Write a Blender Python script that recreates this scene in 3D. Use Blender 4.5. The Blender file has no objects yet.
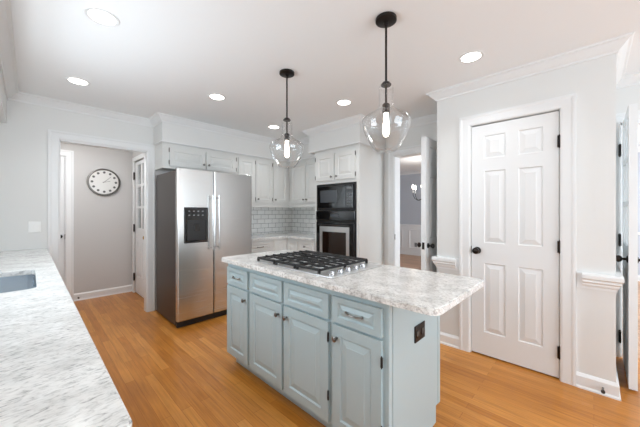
import bpy, bmesh, math
from mathutils import Vector, Matrix
S = bpy.context.scene
COL = S.collection
V = Vector
# ------------------------------------------------------------------ camera
cam_d = bpy.data.cameras.new('camera'); cam = bpy.data.objects.new('camera', cam_d); COL.objects.link(cam)
cam_d.sensor_width = 36; cam_d.lens = 282.3 / 640 * 36; cam_d.shift_y = -2.2 / 640; cam_d.clip_start = .02
cam.location = (0, 0, 1.28); cam.rotation_euler = (math.radians(90), 0, math.radians(-45.87))
S.camera = cam
# ------------------------------------------------------------------ world, exposure
w = bpy.data.worlds.new('world'); S.world = w; w.use_nodes = True
w.node_tree.nodes['Background'].inputs[0].default_value = (.78, .88, 1, 1)
w.node_tree.nodes['Background'].inputs[1].default_value = 2.0
S.view_settings.view_transform = 'Standard'; S.view_settings.look = 'None'
S.view_settings.gamma = 1; S.view_settings.use_curve_mapping = False
S.view_settings.exposure = 0.39
S.cycles.use_denoising = True
S.cycles.sample_clamp_indirect = 6
S.cycles.max_bounces = 10; S.cycles.diffuse_bounces = 6; S.cycles.transparent_max_bounces = 16
S.cycles.caustics_reflective = False; S.cycles.caustics_refractive = False

def area(name, loc, aim, sx, sy, power, col=(1, 1, 1), shape='RECTANGLE', spread=math.pi):
    d = bpy.data.lights.new(name, 'AREA'); d.shape = shape; d.size = sx; d.size_y = sy
    d.energy = power; d.color = col; d.spread = spread
    o = bpy.data.objects.new(name, d); COL.objects.link(o); o.location = loc
    o.rotation_euler = (V(aim) - V(loc)).to_track_quat('-Z', 'Y').to_euler()
    return o
COOL = (.86, .94, 1.0)
area('daylight_sink_window', (-.62, 2.1, 1.58), (1, 2.1, 2.7), 1.3, .95, 24, COOL)
area('daylight_side_window', (-.62, -1.5, 1.4), (1, -1.5, 2.0), 1.5, 1.7, 11, COOL)
area('daylight_back_window', (1.5, -3.2, 1.45), (1.5, 0, 3.3), 2.6, 1.7, 78, COOL)
area('daylight_dining_window', (5.6, -3.2, 1.45), (5.6, 0, 1.5), 2.4, 1.6, 210, COOL)
area('daylight_dining_far_window', (7.98, -1.95, 1.45), (5, -1.95, 2.0), 1.0, 1.4, 40, COOL)

# ------------------------------------------------------------------ materials
def s2l(v): return tuple(((c / 255) / 12.92 if c / 255 <= .04045 else ((c / 255 + .055) / 1.055) ** 2.4) for c in v) + (1,)
def mat(name, rgb, rough=.5, metal=0, bump=0, bscale=200, spec=.5, var=0, emit=None, estr=0, coat=0):
    m = bpy.data.materials.new(name); m.use_nodes = True; nt = m.node_tree; b = nt.nodes['Principled BSDF']
    c = s2l(rgb)
    b.inputs['Base Color'].default_value = c; b.inputs['Roughness'].default_value = rough
    b.inputs['Metallic'].default_value = metal; b.inputs['Specular IOR Level'].default_value = spec
    b.inputs['Coat Weight'].default_value = coat
    if emit: b.inputs['Emission Color'].default_value = s2l(emit); b.inputs['Emission Strength'].default_value = estr
    tc = nt.nodes.new('ShaderNodeNewGeometry')
    n = nt.nodes.new('ShaderNodeTexNoise'); n.inputs['Scale'].default_value = bscale; n.inputs['Detail'].default_value = 3
    nt.links.new(tc.outputs['Position'], n.inputs['Vector'])
    if var:
        n2 = nt.nodes.new('ShaderNodeTexNoise'); n2.inputs['Scale'].default_value = 2.5
        nt.links.new(tc.outputs['Position'], n2.inputs['Vector'])
        r = nt.nodes.new('ShaderNodeMixRGB'); r.inputs[1].default_value = tuple(x * (1 - var) for x in c[:3]) + (1,)
        r.inputs[2].default_value = tuple(min(1, x * (1 + var)) for x in c[:3]) + (1,)
        nt.links.new(n2.outputs[0], r.inputs[0]); nt.links.new(r.outputs[0], b.inputs['Base Color'])
    if bump:
        bp = nt.nodes.new('ShaderNodeBump'); bp.inputs['Strength'].default_value = bump; bp.inputs['Distance'].default_value = .001
        nt.links.new(n.outputs[0], bp.inputs['Height']); nt.links.new(bp.outputs[0], b.inputs['Normal'])
    return m
def ramp(nt, stops):
    r = nt.nodes.new('ShaderNodeValToRGB'); e = r.color_ramp.elements
    e[0].position = stops[0][0]; e[0].color = stops[0][1]; e[1].position = stops[-1][0]; e[1].color = stops[-1][1]
    for p, c in stops[1:-1]: k = e.new(p); k.color = c
    return r
def posmap(nt, scale=(1, 1, 1), rot=(0, 0, 0), swap=None):
    g = nt.nodes.new('ShaderNodeNewGeometry'); out = g.outputs['Position']
    if swap:
        sx = nt.nodes.new('ShaderNodeSeparateXYZ'); cx = nt.nodes.new('ShaderNodeCombineXYZ'); nt.links.new(out, sx.inputs[0])
        for i, a in enumerate(swap):
            if a is not None: nt.links.new(sx.outputs[a], cx.inputs[i])
        out = cx.outputs[0]
    mp = nt.nodes.new('ShaderNodeMapping'); mp.inputs['Scale'].default_value = scale; mp.inputs['Rotation'].default_value = rot
    nt.links.new(out, mp.inputs[0]); return mp.outputs[0]

def floor_mat(name, c1, c2, c3, rough):
    m = bpy.data.materials.new(name); m.use_nodes = True; nt = m.node_tree; b = nt.nodes['Principled BSDF']; L = nt.links.new
    vec = posmap(nt, swap=(1, 0, None))
    br = nt.nodes.new('ShaderNodeTexBrick'); br.offset = .37; br.offset_frequency = 2; br.squash = 1
    br.inputs['Scale'].default_value = 1; br.inputs['Brick Width'].default_value = .95; br.inputs['Row Height'].default_value = .062
    br.inputs['Mortar Size'].default_value = .0012; br.inputs['Mortar Smooth'].default_value = .3; br.inputs['Bias'].default_value = 0
    br.inputs['Color1'].default_value = (0, 0, 0, 1); br.inputs['Color2'].default_value = (1, 1, 1, 1); br.inputs['Mortar'].default_value = (.5, .5, .5, 1)
    L(vec, br.inputs['Vector'])
    rp = ramp(nt, [(0, s2l(c1)), (.5, s2l(c2)), (1, s2l(c3))]); L(br.outputs['Color'], rp.inputs[0])
    gr = nt.nodes.new('ShaderNodeTexNoise'); gr.inputs['Scale'].default_value = 1; gr.inputs['Detail'].default_value = 6; gr.inputs['Distortion'].default_value = .6
    L(posmap(nt, scale=(60, 3.2, 1)), gr.inputs['Vector'])
    gp = ramp(nt, [(.3, (.76, .72, .66, 1)), (.62, (1.1, 1.09, 1.07, 1))]); L(gr.outputs[0], gp.inputs[0])
    mx = nt.nodes.new('ShaderNodeMixRGB'); mx.blend_type = 'MULTIPLY'; mx.inputs[0].default_value = .8
    L(rp.outputs[0], mx.inputs[1]); L(gp.outputs[0], mx.inputs[2])
    bl = nt.nodes.new('ShaderNodeTexNoise'); bl.inputs['Scale'].default_value = 1.6; bl.inputs['Detail'].default_value = 3; L(posmap(nt), bl.inputs['Vector'])
    bp2 = ramp(nt, [(.35, (.86, .84, .82, 1)), (.6, (1, 1, 1, 1))]); L(bl.outputs[0], bp2.inputs[0])
    m2 = nt.nodes.new('ShaderNodeMixRGB'); m2.blend_type = 'MULTIPLY'; m2.inputs[0].default_value = 1
    L(mx.outputs[0], m2.inputs[1]); L(bp2.outputs[0], m2.inputs[2])
    m3 = nt.nodes.new('ShaderNodeMixRGB'); m3.blend_type = 'MULTIPLY'; m3.inputs[2].default_value = (.6, .48, .36, 1)
    L(br.outputs['Fac'], m3.inputs[0]); L(m2.outputs[0], m3.inputs[1])
    L(m3.outputs[0], b.inputs['Base Color']); b.inputs['Roughness'].default_value = rough
    bu = nt.nodes.new('ShaderNodeBump'); bu.inputs['Strength'].default_value = .15; bu.inputs['Distance'].default_value = .002
    L(gr.outputs[0], bu.inputs['Height']); L(bu.outputs[0], b.inputs['Normal'])
    return m
def stone_mat(name, base, warm, dark, tint_amt, rot, sc, dist):
    m = bpy.data.materials.new(name); m.use_nodes = True; nt = m.node_tree; b = nt.nodes['Principled BSDF']; L = nt.links.new
    n1 = nt.nodes.new('ShaderNodeTexNoise'); n1.inputs['Scale'].default_value = 1; n1.inputs['Detail'].default_value = 5; n1.inputs['Roughness'].default_value = .6; n1.inputs['Distortion'].default_value = dist
    L(posmap(nt, scale=sc, rot=(0, 0, rot)), n1.inputs['Vector'])
    r1 = ramp(nt, [(.29, s2l(dark)), (.42, s2l(warm)), (.52, s2l(base)), (.8, s2l((246, 246, 245)))]); L(n1.outputs[0], r1.inputs[0])
    n2 = nt.nodes.new('ShaderNodeTexNoise'); n2.inputs['Scale'].default_value = 9; n2.inputs['Detail'].default_value = 4; L(posmap(nt, rot=(0, 0, rot)), n2.inputs['Vector'])
    r2 = ramp(nt, [(.38, s2l((206, 205, 204))), (.58, (1, 1, 1, 1))]); L(n2.outputs[0], r2.inputs[0])
    mx = nt.nodes.new('ShaderNodeMixRGB'); mx.blend_type = 'MULTIPLY'; mx.inputs[0].default_value = tint_amt
    L(r1.outputs[0], mx.inputs[1]); L(r2.outputs[0], mx.inputs[2]); L(mx.outputs[0], b.inputs['Base Color'])
    b.inputs['Roughness'].default_value = .18
    return m
def tile_mat(name, swap):
    m = bpy.data.materials.new(name); m.use_nodes = True; nt = m.node_tree; b = nt.nodes['Principled BSDF']; L = nt.links.new
    br = nt.nodes.new('ShaderNodeTexBrick'); br.inputs['Scale'].default_value = 1; br.inputs['Brick Width'].default_value = .153
    br.inputs['Row Height'].default_value = .0765; br.inputs['Mortar Size'].default_value = .0024; br.inputs['Mortar Smooth'].default_value = .1
    br.inputs['Color1'].default_value = s2l((246, 246, 244)); br.inputs['Color2'].default_value = s2l((238, 238, 236)); br.inputs['Mortar'].default_value = s2l((110, 110, 108))
    L(posmap(nt, swap=swap), br.inputs['Vector']); L(br.outputs['Color'], b.inputs['Base Color'])
    b.inputs['Roughness'].default_value = .2
    bu = nt.nodes.new('ShaderNodeBump'); bu.invert = True; bu.inputs['Strength'].default_value = .5; bu.inputs['Distance'].default_value = .002
    L(br.outputs['Fac'], bu.inputs['Height']); L(bu.outputs[0], b.inputs['Normal'])
    return m
def steel_mat(name, rgb, rough, scale):
    m = bpy.data.materials.new(name); m.use_nodes = True; nt = m.node_tree; b = nt.nodes['Principled BSDF']; L = nt.links.new
    n = nt.nodes.new('ShaderNodeTexNoise'); n.inputs['Scale'].default_value = 1; n.inputs['Detail'].default_value = 4
    L(posmap(nt, scale=scale), n.inputs['Vector'])
    r = ramp(nt, [(.3, (rough * .985,) * 3 + (1,)), (.7, (rough * 1.015,) * 3 + (1,))]); L(n.outputs[0], r.inputs[0]); L(r.outputs[0], b.inputs['Roughness'])
    b.inputs['Base Color'].default_value = s2l(rgb); b.inputs['Metallic'].default_value = 1
    return m
def glass_mat(name, tint=(1, 1, 1, 1), ior=1.45, lo=.0, gain=1.0):
    m = bpy.data.materials.new(name); m.use_nodes = True; nt = m.node_tree; L = nt.links.new
    nt.nodes.remove(nt.nodes['Principled BSDF']); out = nt.nodes['Material Output']
    t = nt.nodes.new('ShaderNodeBsdfTransparent'); t.inputs[0].default_value = tint
    g = nt.nodes.new('ShaderNodeBsdfGlossy'); g.inputs['Roughness'].default_value = .02
    f = nt.nodes.new('ShaderNodeLayerWeight'); f.inputs['Blend'].default_value = .5
    pw = nt.nodes.new('ShaderNodeMath'); pw.operation = 'POWER'; pw.inputs[1].default_value = ior
    mm = nt.nodes.new('ShaderNodeMath'); mm.operation = 'MULTIPLY_ADD'; mm.inputs[1].default_value = gain; mm.inputs[2].default_value = lo; mm.use_clamp = True
    mx = nt.nodes.new('ShaderNodeMixShader'); L(f.outputs['Facing'], pw.inputs[0]); L(pw.outputs[0], mm.inputs[0]); L(mm.outputs[0], mx.inputs[0]); L(t.outputs[0], mx.inputs[1]); L(g.outputs[0], mx.inputs[2]); L(mx.outputs[0], out.inputs[0])
    return m

M = dict(
    wall=mat('wall_paint', (221, 221, 219), .6, bump=.1), ceil=mat('ceiling_paint', (238, 240, 241), .8, bump=.1),
    trim=mat('trim_paint', (228, 229, 229), .35), cab=mat('white_cabinet_paint', (220, 220, 217), .4),
    door=mat('door_paint', (226, 227, 227), .35), hall=mat('hall_wall_paint', (200, 198, 196), .7, bump=.1),
    dining=mat('dining_wall_paint', (192, 197, 205), .7, bump=.1),
    blue=mat('pale_blue_grey_paint', (174, 191, 195), .38, var=.02),
    floor=floor_mat('oak_strip_floor', (178, 112, 40), (190, 124, 50), (206, 142, 68), .3),
    floor2=floor_mat('dining_oak_floor', (176, 132, 98), (192, 146, 112), (204, 160, 126), .3),
    stone=stone_mat('island_stone', (232, 230, 226), (208, 204, 200), (156, 153, 152), .5, .5, (120, 66, 80), .6),
    stone2=stone_mat('white_grey_stone', (234, 234, 232), (214, 214, 212), (150, 152, 153), .4, .35, (48, 105, 60), .7),
    tile_y=tile_mat('subway_tile_long', (0, 2, None)), tile_x=tile_mat('subway_tile_short', (1, 2, None)),
    steel=steel_mat('brushed_steel', (214, 214, 213), .27, (2, 2, 300)),
    steel_side=mat('dark_steel_side', (92, 86, 83), .4, .9), chrome=mat('bright_steel', (225, 225, 225), .34, 1),
    sink=steel_mat('sink_steel', (215, 222, 228), .25, (3, 3, 90)),
    black=mat('gloss_black', (14, 14, 15), .12, coat=.3), blackm=mat('matt_black', (26, 25, 25), .5), iron=mat('cast_iron', (24, 23, 23), .45, bump=.3, bscale=300),
    bronze=mat('dark_bronze', (38, 33, 31), .35, .6), nickel=mat('dark_nickel', (135, 132, 128), .3, 1), brass=mat('brass', (190, 150, 80), .3, 1),
    plate=mat('switch_plastic', (240, 240, 238), .4), dglass=mat('oven_glass', (26, 14, 9), .06, coat=.6),  # oven glass base colour includes its brownish reflection
    grey=mat('display_grey', (70, 74, 78), .3), btn=mat('button_grey', (120, 122, 124), .4), dial=mat('clock_face', (222, 220, 216), .15),
    numer=mat('clock_mark', (96, 94, 92), .5), rubber=mat('rubber', (60, 56, 52), .7),
    can=mat('lamp_diffuser', (255, 250, 240), .5, emit=(255, 250, 243), estr=6), bulb=mat('glowing_bulb', (255, 244, 225), .4, emit=(255, 244, 228), estr=10),
    knobsteel=mat('cooktop_knob_steel', (185, 186, 188), .25, 1),
    glass=glass_mat('clear_glass', (.995, .995, .995, 1), 2.8, .05, .55), pane=glass_mat('window_glass', (.95, .97, .98, 1), 4, .04, .9),
    grout=mat('painted_gap_shade', (30, 28, 27), .8), blind=mat('fabric_blind', (235, 235, 232), .8),  # first colour is painted shade for the pantry door gap
)
# ------------------------------------------------------------------ mesh helpers
def bm_(): return bmesh.new()
def box(bm, x0, x1, y0, y1, z0, z1, bev=0, seg=2):
    r = bmesh.ops.create_cube(bm, size=1); vs = r['verts']
    for v in vs: v.co = V(((x0 + x1) / 2 + v.co.x * (x1 - x0), (y0 + y1) / 2 + v.co.y * (y1 - y0), (z0 + z1) / 2 + v.co.z * (z1 - z0)))
    if bev:
        es = list({e for v in vs for e in v.link_edges}); bmesh.ops.bevel(bm, geom=es, offset=bev, segments=seg, affect='EDGES', profile=.5)
    return bm
def cyl(bm, p0, p1, r0, r1=None, n=20):
    p0, p1 = V(p0), V(p1); r1 = r0 if r1 is None else r1; d = p1 - p0
    m = Matrix.Translation((p0 + p1) / 2) @ d.to_track_quat('Z', 'Y').to_matrix().to_4x4()
    bmesh.ops.create_cone(bm, cap_ends=True, segments=n, radius1=r0, radius2=r1, depth=d.length, matrix=m); return bm
def lathe(bm, c, prof, n=32, axis=(0, 0, 1)):
    c = V(c); q = V(axis).to_track_quat('Z', 'Y').to_matrix(); rings = []
    for r, z in prof:
        if r < 1e-6: rings.append([bm.verts.new(c + q @ V((0, 0, z)))])
        else: rings.append([bm.verts.new(c + q @ V((r * math.cos(2 * math.pi * k / n), r * math.sin(2 * math.pi * k / n), z))) for k in range(n)])
    for a, b in zip(rings, rings[1:]):
        for k in range(n):
            k2 = (k + 1) % n
            f = [a[0] if len(a) == 1 else a[k], b[0] if len(b) == 1 else b[k]]
            if len(b) > 1: f.append(b[k2])
            if len(a) > 1: f.append(a[k2])
            if len(f) > 2: bm.faces.new(f)
    return bm
def tube(bm, pts, r, n=10):
    pts = [V(p) for p in pts]; rings = []
    for i, p in enumerate(pts):
        d = (pts[min(i + 1, len(pts) - 1)] - pts[max(i - 1, 0)]).normalized()
        q = d.to_track_quat('Z', 'Y').to_matrix()
        rings.append([bm.verts.new(p + q @ V((r * math.cos(2 * math.pi * k / n), r * math.sin(2 * math.pi * k / n), 0))) for k in range(n)])
    for a, b in zip(rings, rings[1:]):
        for k in range(n): bm.faces.new((a[k], a[(k + 1) % n], b[(k + 1) % n], b[k]))
    bm.faces.new(rings[0][::-1]); bm.faces.new(rings[-1]); return bm
def sweep(bm, path, prof, O=(0, 0, 0), E1=(1, 0, 0), E2=(0, 1, 0), E3=(0, 0, 1), closed=False):
    """prof [(offset to the RIGHT of travel, height along E3)]"""
    O, E1, E2, E3 = V(O), V(E1), V(E2), V(E3); n = len(path); P = [V((p[0], p[1])) for p in path]; rings = []
    for i in range(n):
        a = (P[i] - P[i - 1]).normalized() if (i > 0 or closed) else None
        b = (P[(i + 1) % n] - P[i]).normalized() if (i < n - 1 or closed) else None
        a = a or b; b = b or a
        na, nb = V((a.y, -a.x)), V((b.y, -b.x)); mvec = (na + nb); mvec = mvec / max(mvec.dot(na), .05)
        rings.append([bm.verts.new(O + E1 * (P[i] + mvec * o).x + E2 * (P[i] + mvec * o).y + E3 * h) for o, h in prof])
    k = len(prof)
    for i in range(n if closed else n - 1):
        a, b = rings[i], rings[(i + 1) % n]
        for j in range(k): bm.faces.new((a[j], a[(j + 1) % k], b[(j + 1) % k], b[j]))
    if not closed: bm.faces.new(rings[0]); bm.faces.new(rings[-1][::-1])
    return bm
FR, GL = 'f', 'g'
def paneled(bm, O, U, N, W, H, T, panels, both=False, style='raised'):
    """door slab: lower-left front corner O, along U, up Z, outward normal N. panels [(u0,u1,z0,z1,kind)]"""
    O, U, N, Z = V(O), V(U), V(N), V((0, 0, 1))
    us = sorted({0, W} | {p[0] for p in panels} | {p[1] for p in panels}); zs = sorted({0, H} | {p[2] for p in panels} | {p[3] for p in panels})
    def pt(u, z, d): return O + U * u + Z * z + N * d
    def side(front):
        def D(d): return d if front else -T - d
        for i in range(len(us) - 1):
            for j in range(len(zs) - 1):
                u0, u1, z0, z1 = us[i], us[i + 1], zs[j], zs[j + 1]; pn = None
                for p in panels:
                    if p[0] <= u0 + 1e-6 and u1 <= p[1] + 1e-6 and p[2] <= z0 + 1e-6 and z1 <= p[3] + 1e-6: pn = p
                if pn and pn[4] == GL: continue
                if not pn:
                    bm.faces.new([bm.verts.new(pt(a, b, D(0))) for a, b in ((u0, z0), (u1, z0), (u1, z1), (u0, z1))]); continue
                if (u0, z0) != (pn[0], pn[2]): continue
                u0, u1, z0, z1 = pn[:4]; g = min(.03, (u1 - u0) * .22, (z1 - z0) * .22); prev = None
                for ins, d in ((0, 0), (.006, -.008), (.012, -.008), (.012 + g, -.0015), (.014 + g, 0)):
                    ring = [bm.verts.new(pt(a, b, D(d))) for a, b in ((u0 + ins, z0 + ins), (u1 - ins, z0 + ins), (u1 - ins, z1 - ins), (u0 + ins, z1 - ins))]
                    if prev:
                        for k in range(4): bm.faces.new((prev[k], prev[(k + 1) % 4], ring[(k + 1) % 4], ring[k]))
                    prev = ring
                bm.faces.new(prev)
    side(True)
    if both: side(False)
    else:
        bm.faces.new([bm.verts.new(pt(a, b, -T)) for a, b in ((0, 0), (0, H), (W, H), (W, 0))])
    def rim(u0, u1, z0, z1):
        c = [(u0, z0), (u1, z0), (u1, z1), (u0, z1)]
        for k in range(4):
            a, b = c[k], c[(k + 1) % 4]
            bm.faces.new([bm.verts.new(pt(*q)) for q in ((a[0], a[1], 0), (b[0], b[1], 0), (b[0], b[1], -T), (a[0], a[1], -T))])
    rim(0, W, 0, H)
    for p in panels:
        if p[4] == GL: rim(*p[:4])
    bmesh.ops.remove_doubles(bm, verts=bm.verts, dist=1e-5); return bm
def rrect(x0, x1, y0, y1, r, n=5, corners=(1, 1, 1, 1)):
    pts = []
    for k, (cx, cy, a0) in enumerate(((x1 - r, y1 - r, 0), (x0 + r, y1 - r, 90), (x0 + r, y0 + r, 180), (x1 - r, y0 + r, 270))):
        if not corners[k]: pts.append(((x1, y1), (x0, y1), (x0, y0), (x1, y0))[k]); continue
        for i in range(n + 1):
            a = math.radians(a0 + 90 * i / n); pts.append((cx + r * math.cos(a), cy + r * math.sin(a)))
    return pts
def slab(bm, outer, holes, z0, z1, bev=.004):
    edges = []
    for loop in [outer] + holes:
        vs = [bm.verts.new((x, y, z1)) for x, y in loop]
        edges += [bm.edges.new((vs[i], vs[(i + 1) % len(vs)])) for i in range(len(vs))]
    r = bmesh.ops.triangle_fill(bm, use_beauty=True, use_dissolve=False, edges=edges)
    fs = [g for g in r['geom'] if isinstance(g, bmesh.types.BMFace)]
    bedges = [e for e in bm.edges if len(e.link_faces) == 1]
    ex = bmesh.ops.extrude_face_region(bm, geom=fs)
    for v in [g for g in ex['geom'] if isinstance(g, bmesh.types.BMVert)]: v.co.z = z0
    if bev:
        es = [e for e in bm.edges if len(e.link_faces) == 2 and abs(e.verts[0].co.z - z1) < 1e-6 and abs(e.verts[1].co.z - z1) < 1e-6 and e.calc_face_angle(0) > .5]
        bmesh.ops.bevel(bm, geom=es, offset=bev, segments=2, affect='EDGES')
    return bm
def rootloc(o):
    l = V((0, 0, 0))
    while o: l += o.location; o = o.parent
    return l
def obj(name, bm, m, parent=None, smooth=False, **props):
    bmesh.ops.recalc_face_normals(bm, faces=bm.faces)
    if parent: off = rootloc(parent)
    else:
        cs = [v.co for v in bm.verts]
        off = V(((min(c.x for c in cs) + max(c.x for c in cs)) / 2, (min(c.y for c in cs) + max(c.y for c in cs)) / 2, min(c.z for c in cs)))
    bmesh.ops.translate(bm, verts=bm.verts, vec=-off)
    me = bpy.data.meshes.new(name); bm.to_mesh(me); bm.free(); me.materials.append(M[m] if isinstance(m, str) else m)
    if smooth:
        for p in me.polygons: p.use_smooth = True
        if hasattr(me, 'set_sharp_from_angle'): me.set_sharp_from_angle(angle=math.radians(40))
    o = bpy.data.objects.new(name, me); COL.objects.link(o)
    if parent: o.parent = parent
    else: o.location = off
    for k, v in props.items(): o[k] = v
    return o
def thing(name, label, cat, loc, group=None):
    o = bpy.data.objects.new(name, None); COL.objects.link(o); o.location = loc; o.empty_display_size = .1
    o['label'] = label; o['category'] = cat
    if group: o['group'] = group
    return o
def sroot(name, loc):
    o = bpy.data.objects.new(name, None); COL.objects.link(o); o.location = loc; o['kind'] = 'structure'; return o
def struct(name, bm, m, **k): return obj(name, bm, m, None, kind='structure', **k)
def copy_tree(o, parent=None):
    c = o.copy(); COL.objects.link(c)
    if parent: c.parent = parent
    for ch in list(o.children): copy_tree(ch, c)
    return c
def wall(name, ax, p0, p1, a0, a1, m, holes=(), z0=0, z1=2.44):
    """ax 'x': slab between X=p0..p1 running along Y a0..a1; 'y' the other way. holes [(a0,a1,z0,z1)]"""
    bm = bm_(); As = sorted({a0, a1} | {h[0] for h in holes} | {h[1] for h in holes})
    for i in range(len(As) - 1):
        u0, u1 = As[i], As[i + 1]; segs = [(z0, z1)]
        for h in holes:
            if h[0] <= u0 + 1e-6 and u1 <= h[1] + 1e-6:
                segs = [s for s in ((z0, h[2]), (h[3], z1)) if s[1] - s[0] > 1e-6]
        for s0, s1 in segs:
            if ax == 'x': box(bm, p0, p1, u0, u1, s0, s1)
            else: box(bm, u0, u1, p0, p1, s0, s1)
    return struct(name, bm, m)
FX = dict(U=(0, -1, 0), N=(-1, 0, 0))     # a face looking towards -X
FY = dict(U=(1, 0, 0), N=(0, -1, 0))      # a face looking towards -Y

# ------------------------------------------------------------------ room shell
struct('floor', box(bm_(), -.7, 3.70, -3.4, 5.45, -.05, 0), 'floor')
struct('floor', box(bm_(), 3.701, 8.1, -3.4, 5.45, -.05, 0), 'floor2')
struct('ceiling', box(bm_(), -.7, 8.1, -3.4, 5.45, 2.44, 2.5), 'ceil')
wall('wall_left', 'x', -.6, -.5, -3.2, 4.08, 'wall', [(1.4, 2.8, 1.08, 2.05), (-2.3, -.7, .5, 2.1)])
wall('wall_back', 'y', -3.1, -3.0, -.5, 3.62, 'wall', [(.1, 2.9, .55, 2.2)])
wall('wall_clock_side', 'y', 4.08, 4.18, -.6, 3.56, 'wall', [(.22, 1.05, 0, 2.045)])
wall('wall_hall_far', 'y', 5.32, 5.42, -.6, 2.3, 'hall', [(-.5, .36, 0, 2.05)])
wall('wall_gap_backing', 'y', 5.425, 5.44, -.6, .5, 'door')  # added backing, blocks the bright sky in the hall door gap
wall('wall_hall_left', 'x', -.6, -.52, 4.18, 5.32, 'hall')
wall('wall_hall_right', 'x', 1.16, 1.26, 4.18, 5.32, 'hall', [(4.43, 5.20, 0, 2.06)])
wall('wall_glass_backing', 'x', 2.2, 2.3, 4.18, 5.32, 'hall')  # added wall, keeps the bright sky out of the hall door glass
wall('wall_oven_side', 'x', 3.44, 3.56, 1.11, 4.08, 'wall', [(1.20, 1.94, 0, 2.03)])
wall('wall_right', 'x', 3.62, 3.74, -3.0, -.105, 'wall', [(-.95, -.165, 0, 2.05)])
wall('wall_pantry_front', 'x', 2.80, 2.90, -.109, 1.11, 'wall', [(.187, .802, 0, 2.052)])
wall('wall_pantry_left', 'y', 1.02, 1.11, 2.90, 3.56, 'wall')
wall('wall_pantry_right', 'y', -.109, -.02, 2.90, 3.74, 'wall')
wall('wall_dining_back', 'y', -3.1, -3.0, 3.74, 7.9, 'dining', [(4.4, 6.8, .6, 2.15)])
wall('wall_dining_far', 'x', 7.8, 7.9, -3.0, 5.3, 'dining', [(-2.5, -1.4, .6, 2.1)])
wall('wall_dining_end', 'y', 5.3, 5.4, 3.56, 7.9, 'dining')
# grey skin of the dining side of the kitchen walls
wall('wall_dining_near', 'x', 3.56, 3.575, 1.02, 5.3, 'dining', [(1.20, 1.94, 0, 2.03)])

# soffits above the cabinets
struct('wall_soffit_left', box(bm_(), -.5, -.15, -3.0, 4.08, 2.13, 2.44), 'wall')
bm = bm_(); box(bm, 1.12, 3.44, 3.74, 4.08, 2.13, 2.44); box(bm, 3.10, 3.44, 2.96, 3.74, 2.13, 2.44); struct('wall_soffit_back', bm, 'wall')
struct('wall_soffit_oven', box(bm_(), 2.83, 3.44, 2.07, 2.96, 2.13, 2.44), 'wall')

# crown moulding, one run round the kitchen
CROWN = [(0, 2.363), (.010, 2.363), (.014, 2.376), (.026, 2.384), (.052, 2.412), (.060, 2.424), (.074, 2.428), (.080, 2.4395), (0, 2.4395)]
path = [(-.15, -3.0), (-.15, 4.08), (1.12, 4.08), (1.12, 3.74), (3.10, 3.74), (3.10, 2.96), (2.83, 2.96), (2.83, 2.07), (3.44, 2.07), (3.44, 1.11), (2.80, 1.11), (2.80, -.109), (3.62, -.109), (3.62, -3.0)]
struct('trim_1', sweep(bm_(), path, CROWN), 'trim')
struct('trim_2', sweep(bm_(), [(3.575, 1.02), (3.575, 5.3), (7.8, 5.3), (7.8, -3.0), (3.74, -3.0), (3.74, -.1)], CROWN), 'trim')
# small cove under the soffits
COVE = [(-.002, 2.118), (.004, 2.118), (.012, 2.128), (.012, 2.136), (-.002, 2.136)]
for p in ([(1.12, 4.0), (1.12, 3.74), (3.10, 3.74), (3.10, 2.97)], [(3.09, 2.96), (2.83, 2.96), (2.83, 2.07), (3.43, 2.07)]):
    struct('trim_3', sweep(bm_(), p, COVE), 'trim')
# baseboards
BASE = [(0, 0), (.016, 0), (.016, .085), (.010, .095), (.004, .105), (0, .105)]
SHOE = [(0, 0), (.024, 0), (.023, .010), (.016, .02), (.016, .085), (.010, .095), (.004, .105), (0, .105)]
struct('baseboard_pantry', sweep(bm_(), [(2.80, .092), (2.80, -.109), (3.60, -.109)], SHOE), 'trim')
struct('baseboard_pantry', sweep(bm_(), [(3.42, 1.11), (2.80, 1.11), (2.80, .898)], SHOE), 'trim')
struct('baseboard_hall', sweep(bm_(), [(.445, 5.32), (1.16, 5.32)], SHOE), 'trim')
struct('baseboard_clock_side', sweep(bm_(), [(-.1, 4.08), (.13, 4.08)], BASE), 'trim')
struct('baseboard_dining', sweep(bm_(), [(7.8, 5.3), (7.8, -3.0)], BASE), 'trim')
# chair rail on the pantry corner
RAIL = [(0, .740), (.009, .740), (.012, .750), (.018, .754), (.018, .766), (.030, .778), (.028, .790), (.038, .802), (.038, .826), (.032, .837), (0, .837)]
BOARD = [(0, .725), (.007, .725), (.007, .838), (0, .838)]
struct('trim_4', sweep(sweep(bm_(), [(2.80, .060), (2.80, -.109), (3.60, -.109)], RAIL), [(2.80, .090), (2.80, -.109), (3.60, -.109)], BOARD), 'trim')
struct('trim_4', sweep(sweep(bm_(), [(3.40, 1.11), (2.80, 1.11), (2.80, .93)], RAIL), [(3.40, 1.11), (2.80, 1.11), (2.80, .905)], BOARD), 'trim')
struct('trim_5', box(bm_(), 7.775, 7.8, -3, 5.29, .85, .895, .006), 'trim')
# dining wainscot below the chair rail with picture-frame moulding
bm = bm_(); box(bm, 7.785, 7.799, -.45, 5.29, .09, .85)
for k in range(5):
    y0 = 4.95 - k * 1.05
    sweep(bm, [(0, 0), (0, .54), (.85, .54), (.85, 0)], [(0, 0), (0, .014), (.02, .014), (.03, 0)], O=(7.785, y0, .2), E1=(0, -1, 0), E2=(0, 0, 1), E3=(-1, 0, 0), closed=True)
struct('trim_6', bm, 'trim')

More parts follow.
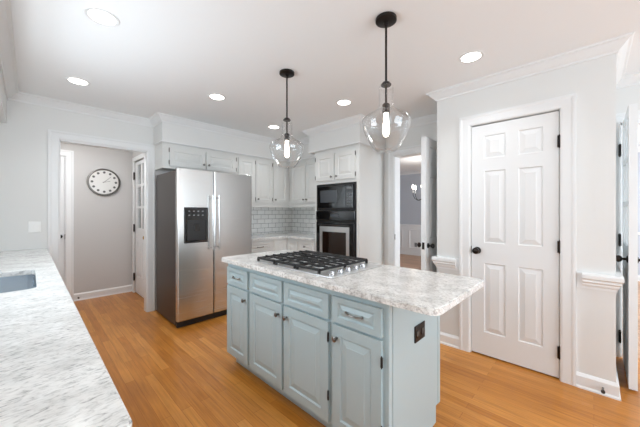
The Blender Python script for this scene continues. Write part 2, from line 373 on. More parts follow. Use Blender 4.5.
# door casings: swept up, across and down, in the plane of the wall
CAS = [(0, 0), (0, .014), (-.012, .018), (-.060, .018), (-.072, .022), (-.088, .022), (-.088, 0)]
def casing(n, O, U, N, W, H, prof=CAS):
    struct('trim_%d' % n, sweep(bm_(), [(0, 0), (0, H), (W, H), (W, 0)], prof, O=O, E1=U, E2=(0, 0, 1), E3=N), 'trim')
casing(7, (2.80, .808, 0), FX['U'], FX['N'], .627, 2.056)
casing(8, (.225, 4.08, 0), FY['U'], FY['N'], .82, 2.045)
casing(9, (3.44, 1.935, 0), FX['U'], FX['N'], .735, 2.03)
casing(10, (3.62, -.170, 0), FX['U'], FX['N'], .775, 2.05)
casing(11, (-.495, 5.32, 0), FY['U'], FY['N'], .85, 2.05)
casing(12, (1.16, 5.195, 0), FX['U'], FX['N'], .76, 2.06, [(0, 0), (0, .014), (-.05, .018), (-.06, .018), (-.06, 0)])
# jamb linings
def jamb(n, ax, p0, p1, a0, a1, H):
    bm = bm_(); t = .014
    for u0, u1, z0, z1 in ((a0, a0 + t, 0, H), (a1 - t, a1, 0, H), (a0, a1, H - t, H)):
        box(bm, *((p0, p1, u0, u1) if ax == 'x' else (u0, u1, p0, p1)), z0, z1)
    struct('trim_%d' % n, bm, 'trim')
jamb(18, 'y', 5.33, 5.421, -.5, .36, 2.05)
jamb(13, 'y', 4.079, 4.181, .22, 1.05, 2.045)
jamb(14, 'x', 3.439, 3.576, 1.20, 1.94, 2.03)
jamb(15, 'x', 3.619, 3.741, -.95, -.165, 2.05)

# ------------------------------------------------------------------ windows
def window(n, ax, p, a0, a1, z0, z1, into):
    """frame, sash bars and glass of a window in wall plane p; into=+1/-1 the room side"""
    r = sroot('window_%d' % n, (p, (a0 + a1) / 2, z0) if ax == 'x' else ((a0 + a1) / 2, p, z0))
    bm = bm_(); t = .05; d0, d1 = sorted((p - into * .08, p + into * .015))
    def B(u0, u1, w0, w1, e=0):
        a, b = d0 + e, d1 - e
        box(bm, *((a, b, u0, u1) if ax == 'x' else (u0, u1, a, b)), w0, w1)
    B(a0, a0 + t, z0, z1); B(a1 - t, a1, z0, z1); B(a0, a1, z0, z0 + t); B(a0, a1, z1 - t, z1)
    zm = (z0 + z1) / 2; B(a0 + t, a1 - t, zm - .02, zm + .02, .02)
    k = max(1, round((a1 - a0) / .9))
    for i in range(1, k): u = a0 + (a1 - a0) * i / k; B(u - .025, u + .025, z0 + t, z1 - t, .005)
    obj('window_frame', bm, 'trim', r)
    bm = bm_(); q = p - into * .05
    box(bm, *((q - .003, q + .003, a0 + t, a1 - t) if ax == 'x' else (a0 + t, a1 - t, q - .003, q + .003)), z0 + t, z1 - t)
    obj('window_pane', bm, 'pane', r)
window(1, 'x', -.5, 1.4, 2.8, 1.08, 2.05, 1); window(2, 'x', -.5, -2.3, -.7, .5, 2.1, 1); window(3, 'y', -3.0, .1, 2.9, .55, 2.2, 1)
window(4, 'y', -3.0, 4.4, 6.8, .6, 2.15, 1); window(5, 'x', 7.8, -2.5, -1.4, .6, 2.1, -1)

# ------------------------------------------------------------------ doors
def round_knob(parent, c, n, m='bronze', r=.026, rose=.027, name='knob'):
    c, n = V(c), V(n)
    return obj(name, lathe(bm_(), c, [(0, 0), (rose, 0), (rose, .004), (rose * .8, .008), (.010, .010), (.009, .028), (r * .75, .034), (r, .046), (r * .96, .056), (r * .6, .063), (0, .065)], 24, n), m, parent, smooth=True)
def hinge(parent, x, y, z, m='bronze', h=.09, r=.007, leaf=None):
    bm = cyl(bm_(), (x, y, z - h / 2), (x, y, z + h / 2), r, n=10)
    cyl(bm, (x, y, z + h / 2), (x, y, z + h / 2 + .008), r * .7, r * .3, 8); cyl(bm, (x, y, z - h / 2 - .008), (x, y, z - h / 2), r * .3, r * .7, 8)
    if leaf: box(bm, x + leaf[0], x + leaf[1], y + leaf[2], y + leaf[3], z - h / 2, z + h / 2)
    return obj('hinge', bm, m, parent)
# pantry door, closed, six panels
d = sroot('door_1', (2.806, .495, 0))
P6 = [(u0, u1, z0, z1, FR) for (u0, u1) in ((.10, .262), (.352, .512)) for (z0, z1) in ((.20, .81), (.99, 1.625), (1.735, 1.935))]
obj('door_slab', paneled(bm_(), (2.806, .7985, .012), FX['U'], FX['N'], .608, 2.032, .035, P6), 'door', d)
for z in (1.81, 1.01, .21): hinge(d, 2.792, .187, z, leaf=(-.001, .004, -.012, .012))
round_knob(d, (2.806, .752, .93), (-1, 0, 0), r=.029, rose=.031, name='door_knob')
obj('latch_plate', box(bm_(), 2.8005, 2.8045, .7985, .8035, .90, .965), 'bronze', d)
obj('door_gap_shade', box(bm_(), 2.85, 2.895, .19, .80, 0, 2.05), 'grout', d)  # dark panel stands in for the shade behind the closed door
# open kitchen-to-dining door, six panels
d = sroot('door_2', (3.42, 1.22, 0))
obj('door_slab', paneled(bm_(), (2.775, 1.215, .012), FY['U'], FY['N'], .655, 2.022, .045, [(u0, u1, z0, z1, FR) for (u0, u1) in ((.10, .29), (.37, .56)) for (z0, z1) in ((.20, .81), (.99, 1.625), (1.735, 1.935))], both=True), 'door', d)
round_knob(d, (2.835, 1.215, .93), (0, -1, 0), name='door_knob'); round_knob(d, (2.835, 1.26, .93), (0, 1, 0), name='door_knob')
obj('latch_plate', box(bm_(), 2.7725, 2.7745, 1.225, 1.25, .895, .965), 'bronze', d)
for z in (1.80, .25): hinge(d, 3.436, 1.222, z)
# strike plate on the far jamb of that doorway
obj('strike_plate', box(bm_(), 3.432, 3.4385, 1.921, 1.926, .90, .97), 'bronze', d)
# french doors: hall and right passage
def french(n, O, U, N, W, H, cols, rows, low, T, root):
    r = sroot('door_%d' % n, root)
    pn = [(a, b, z0, z1, GL) for a, b in cols for z0, z1 in rows] + [(a, b, low[0], low[1], FR) for a, b in cols]
    obj('door_slab', paneled(bm_(), O, U, N, W, H, T, pn, both=True), 'door', r)
    bm = bm_(); O, U, N = V(O), V(U), V(N)
    for a, b in cols:
        for z0, z1 in rows:
            p = [O + U * u + V((0, 0, z)) - N * dd for u in (a, b) for z in (z0, z1) for dd in (T / 2 - .002, T / 2 + .002)]
            x = [q.x for q in p]; y = [q.y for q in p]; z = [q.z for q in p]; box(bm, min(x), max(x), min(y), max(y), min(z), max(z))
    obj('glass_panes', bm, 'pane', r); return r
rows = [(1.01, 1.31), (1.345, 1.645), (1.68, 1.98)]
d = french(3, (1.168, 5.185, .012), FX['U'], FX['N'], .74, 2.03, [(.12, .31), (.39, .58)], rows, (.26, .80), .035, (1.16, 4.8, 0))
for z in (1.833, 1.019, .252): hinge(d, 1.150, 5.19, z, h=.11, r=.011, leaf=(-.006, .004, -.02, .012))
round_knob(d, (1.168, 4.51, .91), (-1, 0, 0), 'brass', name='door_knob')
d = french(4, (2.985, -.222, .012), FY['U'], FY['N'], .60, 2.03, [(.10, .28), (.33, .50)], rows, (.26, .80), .043, (3.585, -.2, 0))
for z in (1.81, 1.03, .19): hinge(d, 3.588, -.163, z, h=.10, r=.009, leaf=(-.03, .03, -.006, .004))
round_knob(d, (3.045, -.179, .93), (0, 1, 0), name='door_knob'); round_knob(d, (3.045, -.222, .93), (0, -1, 0), name='door_knob')
# hall door on the far wall (only its right edge shows)
d = sroot('door_5', (-.07, 5.34, 0))
obj('door_slab', paneled(bm_(), (-.482, 5.335, .012), FY['U'], FY['N'], .825, 2.03, .035, [(u0, u1, z0, z1, FR) for (u0, u1) in ((.12, .35), (.47, .70)) for (z0, z1) in ((.20, .81), (.99, 1.625), (1.735, 1.935))]), 'door', d)
round_knob(d, (.30, 5.335, .93), (0, -1, 0), name='door_knob')
obj('strike_plate', box(bm_(), .347, .3515, 5.30, 5.318, .89, .96), 'bronze', d)
# door stops on the baseboards
def stop(label, p, n):
    p, n = V(p), V(n)
    t = thing('door_stop', label, 'door stop', p)
    obj('stem', cyl(bm_(), p, p + n * .05, .006, n=10), 'nickel', t); obj('rubber_tip', cyl(bm_(), p + n * .05, p + n * .065, .011, n=12), 'rubber', t, label='dark rubber tip')
stop('small door stop on the white baseboard under the clock', (.49, 5.303, .05), (0, -1, 0))
stop('round metal door stop on the baseboard right of the pantry door', (2.783, -.045, .05), (-1, 0, 0))

# ------------------------------------------------------------------ cabinet parts
def bar_pull(parent, c, along, out, L=.10):
    c, a, o = V(c), V(along), V(out); pts = []
    for k in range(9):
        t = k / 8; pts.append(c + a * (t - .5) * L + o * (.024 * math.sin(math.pi * t) ** .5))
    bm = tube(bm_(), pts, .005, 8)
    for s in (-.5, .5): cyl(bm, c + a * s * L - o * .0005, c + a * s * L + o * .004, .008, n=10)
    return obj('handle', bm, 'nickel', parent, smooth=True, label='dark metal bar handle')
def cab_knob(parent, c, n):
    return obj('knob', lathe(bm_(), c, [(0, 0), (.008, 0), (.006, .010), (.009, .016), (.015, .021), (.015, .026), (.008, .030), (0, .031)], 16, n), 'nickel', parent, smooth=True, label='small dark metal knob')
def cdoor(parent, o, F, W, H, m, name='door', fr=.055, T=.019):
    pn = [(fr, W - fr, fr, H - fr, FR)] if H > .2 else [(fr * .72, W - fr * .72, fr * .55, H - fr * .55, FR)]
    return obj(name, paneled(bm_(), o, F['U'], F['N'], W, H, T, pn), m, parent)
def chinge(parent, x, y, z, m='blackm'): return hinge(parent, x, y, z, m, .045, .006)

# ------------------------------------------------------------------ island
IX = 1.17                                     # face frame plane; doors stand 19 mm proud
def island_unit(label, y1, y0, cols, knobs, pulls, hinges, end=False):
    t = thing('island_cabinet', label, 'cabinet', ((IX + 1.77) / 2, (y0 + y1) / 2, 0))
    bm = bm_(); box(bm, IX, 1.775, y0, y1, .10, .865); obj('body', bm, 'blue', t)
    obj('toe_kick', box(bm_(), 1.23, 1.72, y0 - (.0 if not end else .012), y1 - (0 if y1 < 2.2 else .03), 0, .0995), 'blue', t)
    dl = []
    for a, b in cols:
        f = cdoor(t, (IX - .0195, a, .683), FX, a - b, .137, 'blue', 'drawer')
        g = cdoor(t, (IX - .0195, a, .108), FX, a - b, .56, 'blue', 'door')
        dl.append((f, g))
    for k, y in knobs: cab_knob(dl[k][1], (IX - .0195, y, .60), (-1, 0, 0))
    for k, y in pulls: bar_pull(dl[k][0], (IX - .0195, y, .7515), (0, 1, 0), (-1, 0, 0))
    for k, y, z in hinges: chinge(dl[k][1], IX - .027, y, z)
    if end:
        bm = bm_(); box(bm, IX - .002, IX + .03, y0 - .016, y0, .10, .864, .003); box(bm, IX + .04, 1.772, y0 - .012, y0, .10, .864)
        box(bm, 1.745, 1.776, y0 - .016, y0, .10, .864, .003); obj('side_panel', bm, 'blue', t)
    return t
island_unit('narrow pale blue cabinet at the left end of the island nearest the refrigerator', 2.215, 1.868, [(2.198, 1.885)], [(0, 1.915)], [(0, 2.04)], [])
island_unit('wide pale blue double door island cabinet under the gas cooktop', 1.867, 1.0405, [(1.852, 1.468), (1.445, 1.055)], [(0, 1.50), (1, 1.413)], [], [(1, 1.047, .59), (1, 1.047, .27)])
island_unit('pale blue island cabinet at the near right end with drawer and black outlet side', 1.0395, .70, [(1.025, .716)], [(0, .99)], [(0, .875)], [(0, .709, .575), (0, .709, .25)], end=True)
t = obj('island_countertop', slab(bm_(), rrect(1.105, 1.79, .437, 2.240, .045), [], .866, .896), 'stone')
t['label'] = 'speckled white and grey stone countertop on the pale blue island'; t['category'] = 'countertop'
t = thing('power_outlet', 'black rectangular power outlet on the end panel of the island', 'outlet', (1.49, .6875, .62))
obj('cover_plate', box(bm_(), 1.43, 1.552, .681, .6875, .575, .665, .003), 'bronze', t)
for x in (1.46, 1.522): obj('socket', box(bm_(), x - .018, x + .018, .679, .6815, .603, .637, .002), 'black', t, label='glossy black socket')

# cooktop
ck = thing('gas_cooktop', 'five burner stainless steel gas cooktop with black grates set in island countertop', 'cooktop', (1.46, 1.455, .8965))
obj('steel_tray', box(bm_(), 1.195, 1.735, 1.065, 1.845, .8965, .904, .003), 'chrome', ck)
for i, (bx, by, br) in enumerate(((1.33, 1.29, .04), (1.60, 1.29, .032), (1.465, 1.505, .055), (1.33, 1.72, .032), (1.60, 1.72, .045))):
    b = obj('burner', lathe(bm_(), (bx, by, .904), [(0, 0), (br * 1.3, 0), (br * 1.25, .006), (br, .010), (br, .016), (0, .016)], 24), 'chrome', ck, smooth=True)
    obj('burner_cap', lathe(bm_(), (bx, by, .9205), [(0, 0), (br * .85, 0), (br * .88, .006), (br * .7, .010), (0, .011)], 24), 'iron', b, smooth=True)
for g0 in (1.180, 1.402, 1.624):
    g1 = g0 + .213; bm = bm_(); zt, zb = .936, .928
    for x in (1.215, 1.709): box(bm, x - .006, x + .006, g0, g1, .918, zt, .003, 1)
    for y in (g0 + .006, g1 - .006): box(bm, 1.215, 1.709, y - .004, y + .004, .918, zt - .003, .002, 1)
    for k in range(1, 7): x = 1.215 + .494 * k / 7; box(bm, x - .0042, x + .0042, g0, g1, zb, zt + .004, .002, 1)
    box(bm, 1.215, 1.709, (g0 + g1) / 2 - .005, (g0 + g1) / 2 + .005, zb, zt, .002, 1)
    for x in (1.215, 1.462, 1.709):
        for y in (g0 + .007, g1 - .007): box(bm, x - .007, x + .007, y - .007, y + .007, .9045, zb)
    obj('grate', bm, 'iron', ck)
for k in range(5):
    kb = obj('control_knob', lathe(bm_(), (1.245 + k * .078, 1.112, .9045), [(0, 0), (.021, 0), (.021, .004), (.018, .007), (.017, .022), (.014, .024), (0, .024)], 20), 'knobsteel', ck, smooth=True)

# ------------------------------------------------------------------ peninsula with sink
t = obj('sink_countertop', slab(bm_(), [(-.49, .595), (.120, .595), (.129, .600), (.133, .612), (.133, 4.07), (-.49, 4.07)], [rrect(-.42, .028, 2.00, 2.665, .05)], .866, .896), 'stone2')
t['label'] = 'long white and grey stone countertop with the sink along the left wall'; t['category'] = 'countertop'
def hidden_base(label, y0, y1, nd, hole=False):
    t = thing('base_cabinet', label, 'cabinet', (-.2, (y0 + y1) / 2, 0)); bm = bm_()
    if hole:
        for q in ((-.48, .08, y0, y0 + .018), (-.48, .08, y1 - .018, y1), (.062, .08, y0 + .018, y1 - .018), (-.48, -.462, y0 + .018, y1 - .018)): box(bm, *q, .10, .865)
        box(bm, -.462, .062, y0 + .018, y1 - .018, .10, .118)
    else: box(bm, -.48, .08, y0, y1, .10, .865)
    obj('body', bm, 'cab', t); obj('toe_kick', box(bm_(), -.45, .03, y0, y1, 0, .0995), 'cab', t)
    w_ = (y1 - y0) / nd
    for k in range(nd):
        a = y0 + k * w_ + .01
        F = dict(U=(0, 1, 0), N=(1, 0, 0))
        dd = cdoor(t, (.0995, a, .12), F, w_ - .02, .55, 'cab'); cab_knob(dd, (.0995, a + (.04 if k % 2 else w_ - .06), .60), (1, 0, 0))
        cdoor(t, (.0995, a, .69), F, w_ - .02, .15, 'cab', 'drawer')
hidden_base('white base cabinet under the near end of the sink countertop', .64, 1.849, 3)
hidden_base('white sink base cabinet with two doors', 1.85, 2.85, 2, True)
hidden_base('white base cabinet beside the wall left of the hall doorway', 2.851, 4.05, 3)
bm = bm_(); sx0, sx1, sy0, sy1 = -.425, .033, 1.995, 2.67
o_ = rrect(sx0 - .02, sx1 + .02, sy0 - .02, sy1 + .02, .06); i_ = rrect(sx0, sx1, sy0, sy1, .05); b_ = rrect(sx0 + .02, sx1 - .02, sy0 + .02, sy1 - .02, .05)
rings = [[bm.verts.new((x, y, z)) for x, y in L_] for L_, z in ((o_, .8655), (i_, .8655), (i_, .80), (b_, .67))]
for a, b in zip(rings, rings[1:]):
    for k in range(len(a)): bm.faces.new((a[k], a[(k + 1) % len(a)], b[(k + 1) % len(a)], b[k]))
bm.faces.new(rings[-1])
t = thing('kitchen_sink', 'stainless steel undermount sink set in the left stone countertop', 'sink', (-.2, 2.33, .67))
bas = obj('basin', bm, 'sink', t, smooth=True); md = bas.modifiers.new('thick', 'SOLIDIFY'); md.thickness = .0012; md.offset = -1
obj('drain', lathe(bm_(), (-.2, 2.45, .6715), [(0, 0), (.04, 0), (.044, .003), (.03, .004), (.026, .001), (0, .001)], 20), 'chrome', t, smooth=True)

# ------------------------------------------------------------------ refrigerator
fr = thing('refrigerator', 'stainless steel side by side refrigerator with water dispenser', 'refrigerator', (1.58, 3.62, 0))
obj('cabinet_body', box(bm_(), 1.120, 2.040, 3.300, 3.97, .02, 1.735, .004), 'steel_side', fr, label='dark grey metal side')
obj('base_grille', box(bm_(), 1.125, 2.035, 3.262, 3.2995, .004, .068), 'blackm', fr, label='black base grille')
dL = obj('door', box(bm_(), 1.118, 1.5235, 3.230, 3.298, .072, 1.757, .012, 3), 'steel', fr)
dR = obj('door', box(bm_(), 1.5285, 2.043, 3.230, 3.298, .072, 1.757, .012, 3), 'steel', fr)
obj('hinge_cover', box(bm_(), 1.14, 1.24, 3.30, 3.36, 1.7355, 1.765, .004), 'blackm', fr)
obj('hinge_cover', box(bm_(), 1.92, 2.02, 3.30, 3.36, 1.7355, 1.765, .004), 'blackm', fr)
for x, dd in ((1.488, dL), (1.566, dR)):
    bm = bm_(); tube(bm, [(x, 3.175, .83 + k * .64 / 6) for k in range(7)], .0095, 12)
    for z in (.86, 1.44): cyl(bm, (x, 3.175, z), (x, 3.2295, z), .008, n=10)
    obj('handle', bm, 'steel', dd, smooth=True, label='bright steel bar handle')
bm = bm_(); box(bm, 1.186, 1.452, 3.224, 3.2295, .925, 1.325, .004); dp = obj('water_dispenser', bm, 'blackm', dL, label='black ice and water dispenser')
bm = bm_()
for (x0, x1, z0, z1) in ((1.200, 1.438, 1.185, 1.310), (1.200, 1.215, .94, 1.18), (1.423, 1.438, .94, 1.18), (1.215, 1.423, .94, .955)): box(bm, x0, x1, 3.2195, 3.2238, z0, z1)
obj('control_panel', bm, 'black', fr)
for i in range(4):
    for j in range(2): obj('dispenser_button', box(bm_(), 1.228 + i * .05, 1.246 + i * .05, 3.2175, 3.2194, 1.275 - j * .045, 1.287 - j * .045), 'btn', fr)
obj('dispenser_paddle', box(bm_(), 1.29, 1.35, 3.216, 3.2235, 1.06, 1.14, .003), 'black', fr)

# ------------------------------------------------------------------ wall cabinets
YF = 3.765
def upper(label, body, doors, F, plane, z0, z1, knobs, hinges, rail=True):
    t = thing('wall_cabinet', label, 'cabinet', ((body[0] + body[1]) / 2, (body[2] + body[3]) / 2, z0))
    obj('body', box(bm_(), *body, z0, z1), 'cab', t); ds = []
    for a, wd, b0, b1 in doors:
        o = (a, plane - .0195, b0) if F is FY else (plane - .0195, a, b0)
        ds.append(cdoor(t, o, F, wd, b1 - b0, 'cab', fr=.05))
    for k, a, z in knobs:
        cab_knob(ds[k], (a, plane - .0195, z) if F is FY else (plane - .0195, a, z), F['N'])
    for k, a, z in hinges:
        chinge(ds[k], *((a, plane - .0235) if F is FY else (plane - .0235, a)), z, 'nickel')
    return t
upper('shallow white wall cabinet above the refrigerator', (1.128, 2.13, YF, 4.07, ), [(1.205, .445, 1.845, 2.075), (1.665, .435, 1.845, 2.075)], FY, YF, 1.81, 2.125,
      [(0, 1.625, 1.90), (1, 1.695, 1.90)], [(0, 1.199, 2.035), (0, 1.199, 1.885), (1, 2.106, 2.035), (1, 2.106, 1.885)])
upper('tall white wall cabinet just right of the refrigerator', (2.1305, 2.76, YF, 4.07), [(2.15, .275, 1.42, 2.075), (2.445, .30, 1.42, 2.075)], FY, YF, 1.375, 2.125,
      [(0, 2.18, 1.47), (1, 2.475, 1.47)], [(0, 2.431, 2.03), (0, 2.431, 1.47), (1, 2.751, 2.03), (1, 2.751, 1.47)])
upper('white corner wall cabinet with one narrow door facing the island', (2.7605, 3.43, YF, 4.07), [(2.775, .29, 1.42, 2.075)], FY, YF, 1.375, 2.125, [(0, 2.805, 1.47)], [])
upper('white double door wall cabinet between the corner and the oven cabinet', (3.12, 3.43, 2.975, 3.764), [(3.70, .36, 1.42, 2.075), (3.33, .33, 1.42, 2.075)], FX, 3.12, 1.375, 2.125, [(0, 3.37, 1.47), (1, 3.30, 1.47)], [])
for p0 in ((2.1305, 3.125, 3.765, 3.785),): struct('trim_16', box(bm_(), 2.131, 3.139, 3.757, 3.79, 1.345, 1.3745), 'cab')
struct('trim_16', box(bm_(), 3.112, 3.14, 2.975, 3.756, 1.345, 1.3745), 'cab')
obj('filler', box(bm_(), 3.12, 3.43, 2.876, 2.974, 1.375, 2.125), 'cab', None, kind='structure').name = 'trim_17'

# backsplash tile
struct('wall_tile_back', box(bm_(), 2.045, 3.438, 4.072, 4.0798, .896, 1.376), 'tile_y')
struct('wall_tile_side', box(bm_(), 3.430, 3.4398, 2.876, 4.071, .896, 1.376), 'tile_x')
t = thing('power_outlet', 'white power outlet on the tiled backsplash right of the refrigerator', 'outlet', (2.56, 4.071, 1.14))
obj('cover_plate', box(bm_(), 2.52, 2.595, 4.066, 4.0715, 1.08, 1.20, .002), 'plate', t)
for z in (1.115, 1.165): obj('socket', box(bm_(), 2.542, 2.573, 4.0645, 4.066, z - .014, z + .014, .001), 'plate', t)

# base cabinets on the back wall
t = thing('base_cabinet', 'white base cabinet with drawer just right of the refrigerator', 'cabinet', (2.3, 3.77, 0))
obj('body', box(bm_(), 2.05, 2.555, 3.48, 4.07, .10, .865), 'cab', t); obj('toe_kick', box(bm_(), 2.05, 2.555, 3.54, 4.05, 0, .0995), 'cab', t)
dd = cdoor(t, (2.13, 3.4605, .70), FY, .40, .125, 'cab', 'drawer'); bar_pull(dd, (2.33, 3.4605, .7625), (1, 0, 0), (0, -1, 0))
dd = cdoor(t, (2.13, 3.4605, .12), FY, .40, .56, 'cab'); cab_knob(dd, (2.17, 3.4605, .62), (0, -1, 0))
t = thing('corner_cabinet', 'white corner base cabinet with folding L shaped door', 'cabinet', (3.1, 3.7, 0))
bm = bm_(); box(bm, 2.5555, 3.43, 3.48, 4.07, .10, .865); box(bm, 2.84, 3.43, 3.1905, 3.48, .10, .865); obj('body', bm, 'cab', t)
bm = bm_(); box(bm, 2.5555, 3.4, 3.54, 4.05, 0, .0995); box(bm, 2.90, 3.4, 3.1905, 3.54, 0, .0995); obj('toe_kick', bm, 'cab', t)
cdoor(t, (2.58, 3.4605, .12), FY, .235, .715, 'cab'); cdoor(t, (2.8205, 3.455, .12), FX, .235, .715, 'cab')
t = thing('base_cabinet', 'narrow white base cabinet with drawer just left of the oven', 'cabinet', (3.1, 3.03, 0))
obj('body', box(bm_(), 2.84, 3.43, 2.876, 3.19, .10, .865), 'cab', t); obj('toe_kick', box(bm_(), 2.90, 3.4, 2.876, 3.19, 0, .0995), 'cab', t)
dd = cdoor(t, (2.8205, 3.175, .70), FX, .275, .125, 'cab', 'drawer'); cab_knob(dd, (2.8205, 3.04, .7625), (-1, 0, 0))
dd = cdoor(t, (2.8205, 3.175, .12), FX, .275, .56, 'cab'); cab_knob(dd, (2.8205, 3.13, .62), (-1, 0, 0))
t = obj('corner_countertop', slab(bm_(), [(2.046, 3.435), (2.795, 3.435), (2.795, 2.876), (3.429, 2.876), (3.429, 4.071), (2.046, 4.071)], [], .866, .896), 'stone2')
t['label'] = 'L shaped stone countertop in the corner under the tiled backsplash'; t['category'] = 'countertop'

# ------------------------------------------------------------------ tall oven cabinet, microwave, oven
t = thing('oven_cabinet', 'tall white oven cabinet holding black microwave and wall oven', 'cabinet', (3.13, 2.48, 0))
OX = 2.86
bm = bm_()
box(bm, OX, 3.43, 2.091, 2.135, 0, 2.125); box(bm, OX, 3.43, 2.837, 2.875, 0, 2.125); box(bm, 3.38, 3.43, 2.135, 2.837, 0, 2.125)
box(bm, OX, 3.38, 2.135, 2.837, 1.655, 2.125); box(bm, OX, 3.38, 2.135, 2.837, .10, .48)
obj('body', bm, 'cab', t)
a = cdoor(t, (OX - .0195, 2.835, 1.70), FX, .335, .36, 'cab'); b = cdoor(t, (OX - .0195, 2.478, 1.70), FX, .335, .36, 'cab')
cab_knob(a, (OX - .0195, 2.535, 1.745), (-1, 0, 0)); cab_knob(b, (OX - .0195, 2.445, 1.745), (-1, 0, 0))
for z in (2.01, 1.75): chinge(a, OX - .0235, 2.842, z, 'nickel'); chinge(b, OX - .0235, 2.137, z, 'blackm')
dd = cdoor(t, (OX - .0195, 2.825, .14), FX, .68, .30, 'cab', 'drawer'); bar_pull(dd, (OX - .0195, 2.485, .29), (0, 1, 0), (-1, 0, 0))
mw = thing('microwave_oven', 'black built-in microwave in the oven cabinet above the oven', 'microwave', (3.05, 2.486, 1.285))
obj('case', box(bm_(), OX - .008, 3.25, 2.14, 2.832, 1.292, 1.650, .002), 'blackm', mw)
dr = obj('door', box(bm_(), OX - .026, OX - .0085, 2.30, 2.80, 1.325, 1.622, .004), 'black', mw, label='glossy black door')
obj('window', box(bm_(), OX - .0285, OX - .0262, 2.44, 2.74, 1.40, 1.565, .001), 'grey', dr, label='dark grey viewing window')
cp = obj('control_panel', box(bm_(), OX - .024, OX - .0085, 2.175, 2.295, 1.325, 1.622, .003), 'black', mw)
for i in range(3):
    for j in range(5): obj('button', box(bm_(), OX - .0255, OX - .0242, 2.195 + i * .03, 2.212 + i * .03, 1.36 + j * .034, 1.374 + j * .034), 'btn', cp)
obj('display', box(bm_(), OX - .0255, OX - .0242, 2.195, 2.272, 1.565, 1.59), 'btn', cp)
ov = thing('wall_oven', 'black and stainless wall oven below the microwave', 'oven', (3.05, 2.486, .485))
obj('case', box(bm_(), OX - .006, 3.35, 2.14, 2.832, .485, 1.290), 'blackm', ov)
cp = obj('control_panel', box(bm_(), OX - .028, OX - .0065, 2.145, 2.827, 1.160, 1.285, .006), 'black', ov)
obj('display', box(bm_(), OX - .0295, OX - .0282, 2.40, 2.55, 1.20, 1.25), 'grey', cp)
dr = obj('door', box(bm_(), OX - .032, OX - .0065, 2.150, 2.822, .50, 1.135, .012, 3), 'black', ov, label='black oven door')
bm = bm_()
for y0, y1, z0, z1 in ((2.225, 2.745, 1.005, 1.075), (2.225, 2.275, .56, 1.005), (2.695, 2.745, .56, 1.005), (2.275, 2.695, .56, .60)): box(bm, OX - .037, OX - .0322, y0, y1, z0, z1)
obj('steel_frame', bm, 'chrome', dr, label='stainless frame round the glass')
obj('glass_window', box(bm_(), OX - .035, OX - .0322, 2.276, 2.694, .601, 1.004), 'dglass', dr, label='dark glass window with brown reflection in its colour')
bm = bm_(); tube(bm, [(OX - .062, 2.22 + k * .09, 1.098) for k in range(7)], .010, 10)
for y in (2.25, 2.73): cyl(bm, (OX - .062, y, 1.098), (OX - .032, y, 1.098), .007, n=8)
obj('handle', bm, 'blackm', dr, smooth=True)

# ------------------------------------------------------------------ pendants and recessed lamps
def pendant(label, x, y):
    t = thing('pendant_lamp', label, 'pendant lamp', (x, y, 2.44), 'clear glass pendants over the island')
    obj('canopy', lathe(bm_(), (x, y, 2.415), [(0, 0), (.055, 0), (.062, .004), (.062, .02), (.058, .0245), (0, .0245)], 32), 'bronze', t, smooth=True)
    bm = cyl(bm_(), (x, y, 1.93), (x, y, 2.415), .0065, n=14); lathe(bm, (x, y, 2.395), [(0, 0), (.012, 0), (.014, .019), (0, .019)], 16)
    obj('rod', bm, 'bronze', t, smooth=True)
    obj('cap', lathe(bm_(), (x, y, 2.032), [(.0075, 0), (.028, 0), (.031, .004), (.031, .009), (.026, .012), (.022, .020), (.012, .024), (.0075, .030)], 24), 'bronze', t, smooth=True)
    obj('socket', lathe(bm_(), (x, y, 1.868), [(0, 0), (.021, 0), (.022, .005), (.023, .050), (.019, .056), (.008, .062), (0, .064)], 20), 'bronze', t, smooth=True)
    obj('bulb', lathe(bm_(), (x, y, 1.715), [(0, .012), (.010, .014), (.017, .028), (.0205, .050), (.020, .072), (.016, .100), (.014, .125), (.013, .152), (0, .1525)], 20), 'bulb', t, smooth=True)
    outer = [(.045, 2.030), (.044, 1.97), (.044, 1.925), (.047, 1.905), (.060, 1.888), (.088, 1.869), (.120, 1.850), (.139, 1.835), (.145, 1.820), (.143, 1.800), (.135, 1.768), (.117, 1.725), (.093, 1.682), (.070, 1.652), (.056, 1.641), (.034, 1.637), (0, 1.637)]
    inner = [(max(0, r - .0035), z + (.0035 if r < .06 and z < 1.7 else .0)) for r, z in outer]
    bm = lathe(bm_(), (x, y, 0), outer + inner[::-1], 48)
    bm2 = bm; obj('glass_shade', bm2, 'glass', t, smooth=True, label='clear glass bell shaped shade')
    return t
pendant('farther glass pendant lamp, hanging over the far end of the island', 1.495, 1.834)
pendant('nearer glass pendant lamp with black rod, over the near end of the island', 1.492, .895)

cans = [((.305, 2.108), 'recessed ceiling light nearest the top left corner of the photo'), ((.305, 3.303), 'recessed ceiling light in front of the clock doorway'),
        ((1.329, 2.745), 'recessed ceiling light in front of the refrigerator'), ((2.347, 3.159), 'recessed ceiling light nearest the tiled corner'),
        ((2.338, 1.912), 'recessed ceiling light in front of the oven cabinet'), ((2.314, .663), 'recessed ceiling light in front of the pantry door')]
added_cans = [((.4, .2), 'recessed light added unseen above the photographer'), ((1.4, -1.3), 'recessed light added unseen behind the photographer'), ((2.6, -1.3), 'recessed ceiling light behind the photographer, added unseen by the right wall')]  # guessed cans out of view, added for the light they give
cw = None
def can_parts(x, y, t):
    ringm = lathe(bm_(), (x, y, 2.4385), [(.066, 0), (.070, -.003), (.084, -.003), (.088, .001), (.066, .001)], 32)
    obj('trim_ring', ringm, 'trim', t, smooth=True)
    obj('diffuser', lathe(bm_(), (x, y, 2.4375), [(0, 0), (.066, 0), (.066, .002), (0, .002)], 32), 'can', t)
first = None
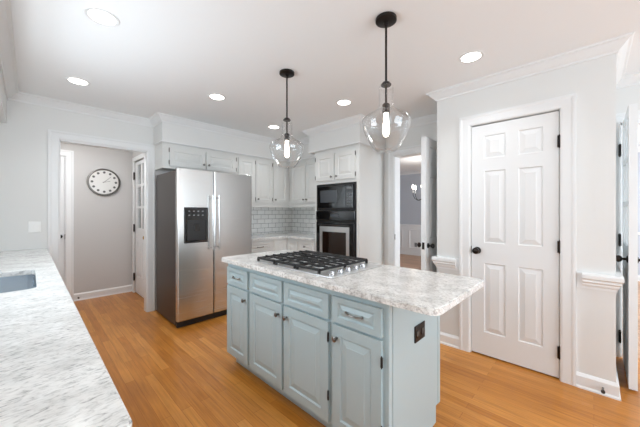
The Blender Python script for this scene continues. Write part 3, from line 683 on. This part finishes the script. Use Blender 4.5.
for (x, y), lab in cans + added_cans:
    if first is None:
        first = thing('recessed_light', lab, 'ceiling light', (x, y, 2.44), 'recessed lights in the kitchen ceiling'); can_parts(x, y, first); c = first
    else:
        c = copy_tree(first); c.location = (x, y, 2.44); c['label'] = lab
    area('can_lamp', (x, y, 2.428), (x, y, 0), .12, .12, 2.3, (.95, .98, 1), 'DISK', math.radians(125))

# unseen hall lamp, added to throw the clock's shadow down and to the right
t = thing('added_ceiling_lamp', 'added unseen round white flush ceiling lamp in the hall behind the doorway', 'ceiling lamp', (.30, 4.42, 2.44))
obj('base', lathe(bm_(), (.30, 4.42, 2.415), [(0, 0), (.12, 0), (.13, .0245), (0, .0245)], 24), 'trim', t); obj('diffuser', lathe(bm_(), (.30, 4.42, 2.33), [(0, 0), (.07, .015), (.105, .05), (.11, .084), (0, .084)], 24), 'can', t, smooth=True)
area('added_hall_lamp', (.30, 4.42, 2.325), (.5, 4.65, 0), .14, .14, 9, (.97, .98, 1), 'DISK')

# ------------------------------------------------------------------ clock, switches
t = thing('wall_clock', 'round silver rimmed wall clock on the grey hall wall', 'clock', (.79, 5.318, 1.72))
cy = 5.318
obj('rim', lathe(bm_(), (.79, cy, 1.72), [(.180, .0), (.203, 0), (.205, .018), (.200, .034), (.190, .036), (.180, .024)], 48, (0, -1, 0)), 'nickel', t, smooth=True)
obj('dial', lathe(bm_(), (.79, cy, 1.72), [(0, .001), (.1795, .001), (.1795, .018), (0, .018)], 48, (0, -1, 0)), 'dial', t)
for k in range(12):
    a = math.pi * k / 6; obj('hour_mark', cyl(bm_(), (.79 + .145 * math.sin(a), cy - .0182, 1.72 + .145 * math.cos(a)), (.79 + .145 * math.sin(a), cy - .020, 1.72 + .145 * math.cos(a)), .017, n=12), 'numer', t)
for nm, a, L_ in (('hour_hand', math.radians(78), .075), ('minute_hand', math.radians(45), .115)):
    bm = bm_(); tube(bm, [(.79 - .02 * math.sin(a), cy - .022, 1.72 - .02 * math.cos(a)), (.79 + L_ * math.sin(a), cy - .022, 1.72 + L_ * math.cos(a))], .0025, 6); obj(nm, bm, 'numer', t)
t = thing('light_switch', 'white double light switch on the wall left of the hall doorway', 'light switch', (.04, 4.079, 1.12))
obj('cover_plate', box(bm_(), -.004, .086, 4.073, 4.0795, 1.068, 1.178, .003), 'plate', t)
for x in (.018, .062): obj('toggle', box(bm_(), x - .006, x + .006, 4.062, 4.0732, 1.108, 1.132, .002), 'plate', t)
t = thing('power_outlet', 'small outlet on the white wainscot of the dining room', 'outlet', (7.783, 3.70, .31))
obj('cover_plate', box(bm_(), 7.777, 7.7845, 3.65, 3.73, .25, .37, .002), 'btn', t)

# ------------------------------------------------------------------ chandelier in the dining room
area('chandelier_lamp', (6.0, 2.66, 1.88), (6.0, 2.66, 3), .4, .4, 4.5, (1, .97, .93), 'DISK')
cx_, cy_ = 6.0, 2.66
t = thing('chandelier', 'dark iron chandelier with glowing candle bulbs in the dining room', 'chandelier', (cx_, cy_, 2.44))
obj('canopy', lathe(bm_(), (cx_, cy_, 2.40), [(0, 0), (.05, .005), (.06, .0395), (0, .0395)], 20), 'bronze', t, smooth=True)
bm = cyl(bm_(), (cx_, cy_, 1.95), (cx_, cy_, 2.40), .006, n=8); lathe(bm, (cx_, cy_, 1.50), [(0, 0), (.015, .01), (.03, .05), (.012, .10), (.02, .2), (.035, .26), (.012, .34), (.015, .45), (0, .455)], 16)
obj('stem', bm, 'bronze', t, smooth=True)
for k in range(6):
    a = math.radians(60 * k + 14); ca, sa = math.cos(a), math.sin(a)
    pts = [(cx_ + ca * r, cy_ + sa * r, z) for r, z in ((.015, 1.62), (.07, 1.54), (.14, 1.52), (.20, 1.56), (.235, 1.63), (.24, 1.68))]
    arm = obj('arm', tube(bm_(), pts, .006, 8), 'bronze', t, smooth=True)
    obj('candle', cyl(bm_(), (cx_ + ca * .24, cy_ + sa * .24, 1.685), (cx_ + ca * .24, cy_ + sa * .24, 1.77), .011, n=12), 'plate', arm)
    obj('bulb', lathe(bm_(), (cx_ + ca * .24, cy_ + sa * .24, 1.77), [(0, 0), (.012, .004), (.022, .03), (.018, .06), (.006, .09), (0, .10)], 12), 'bulb', arm, smooth=True)
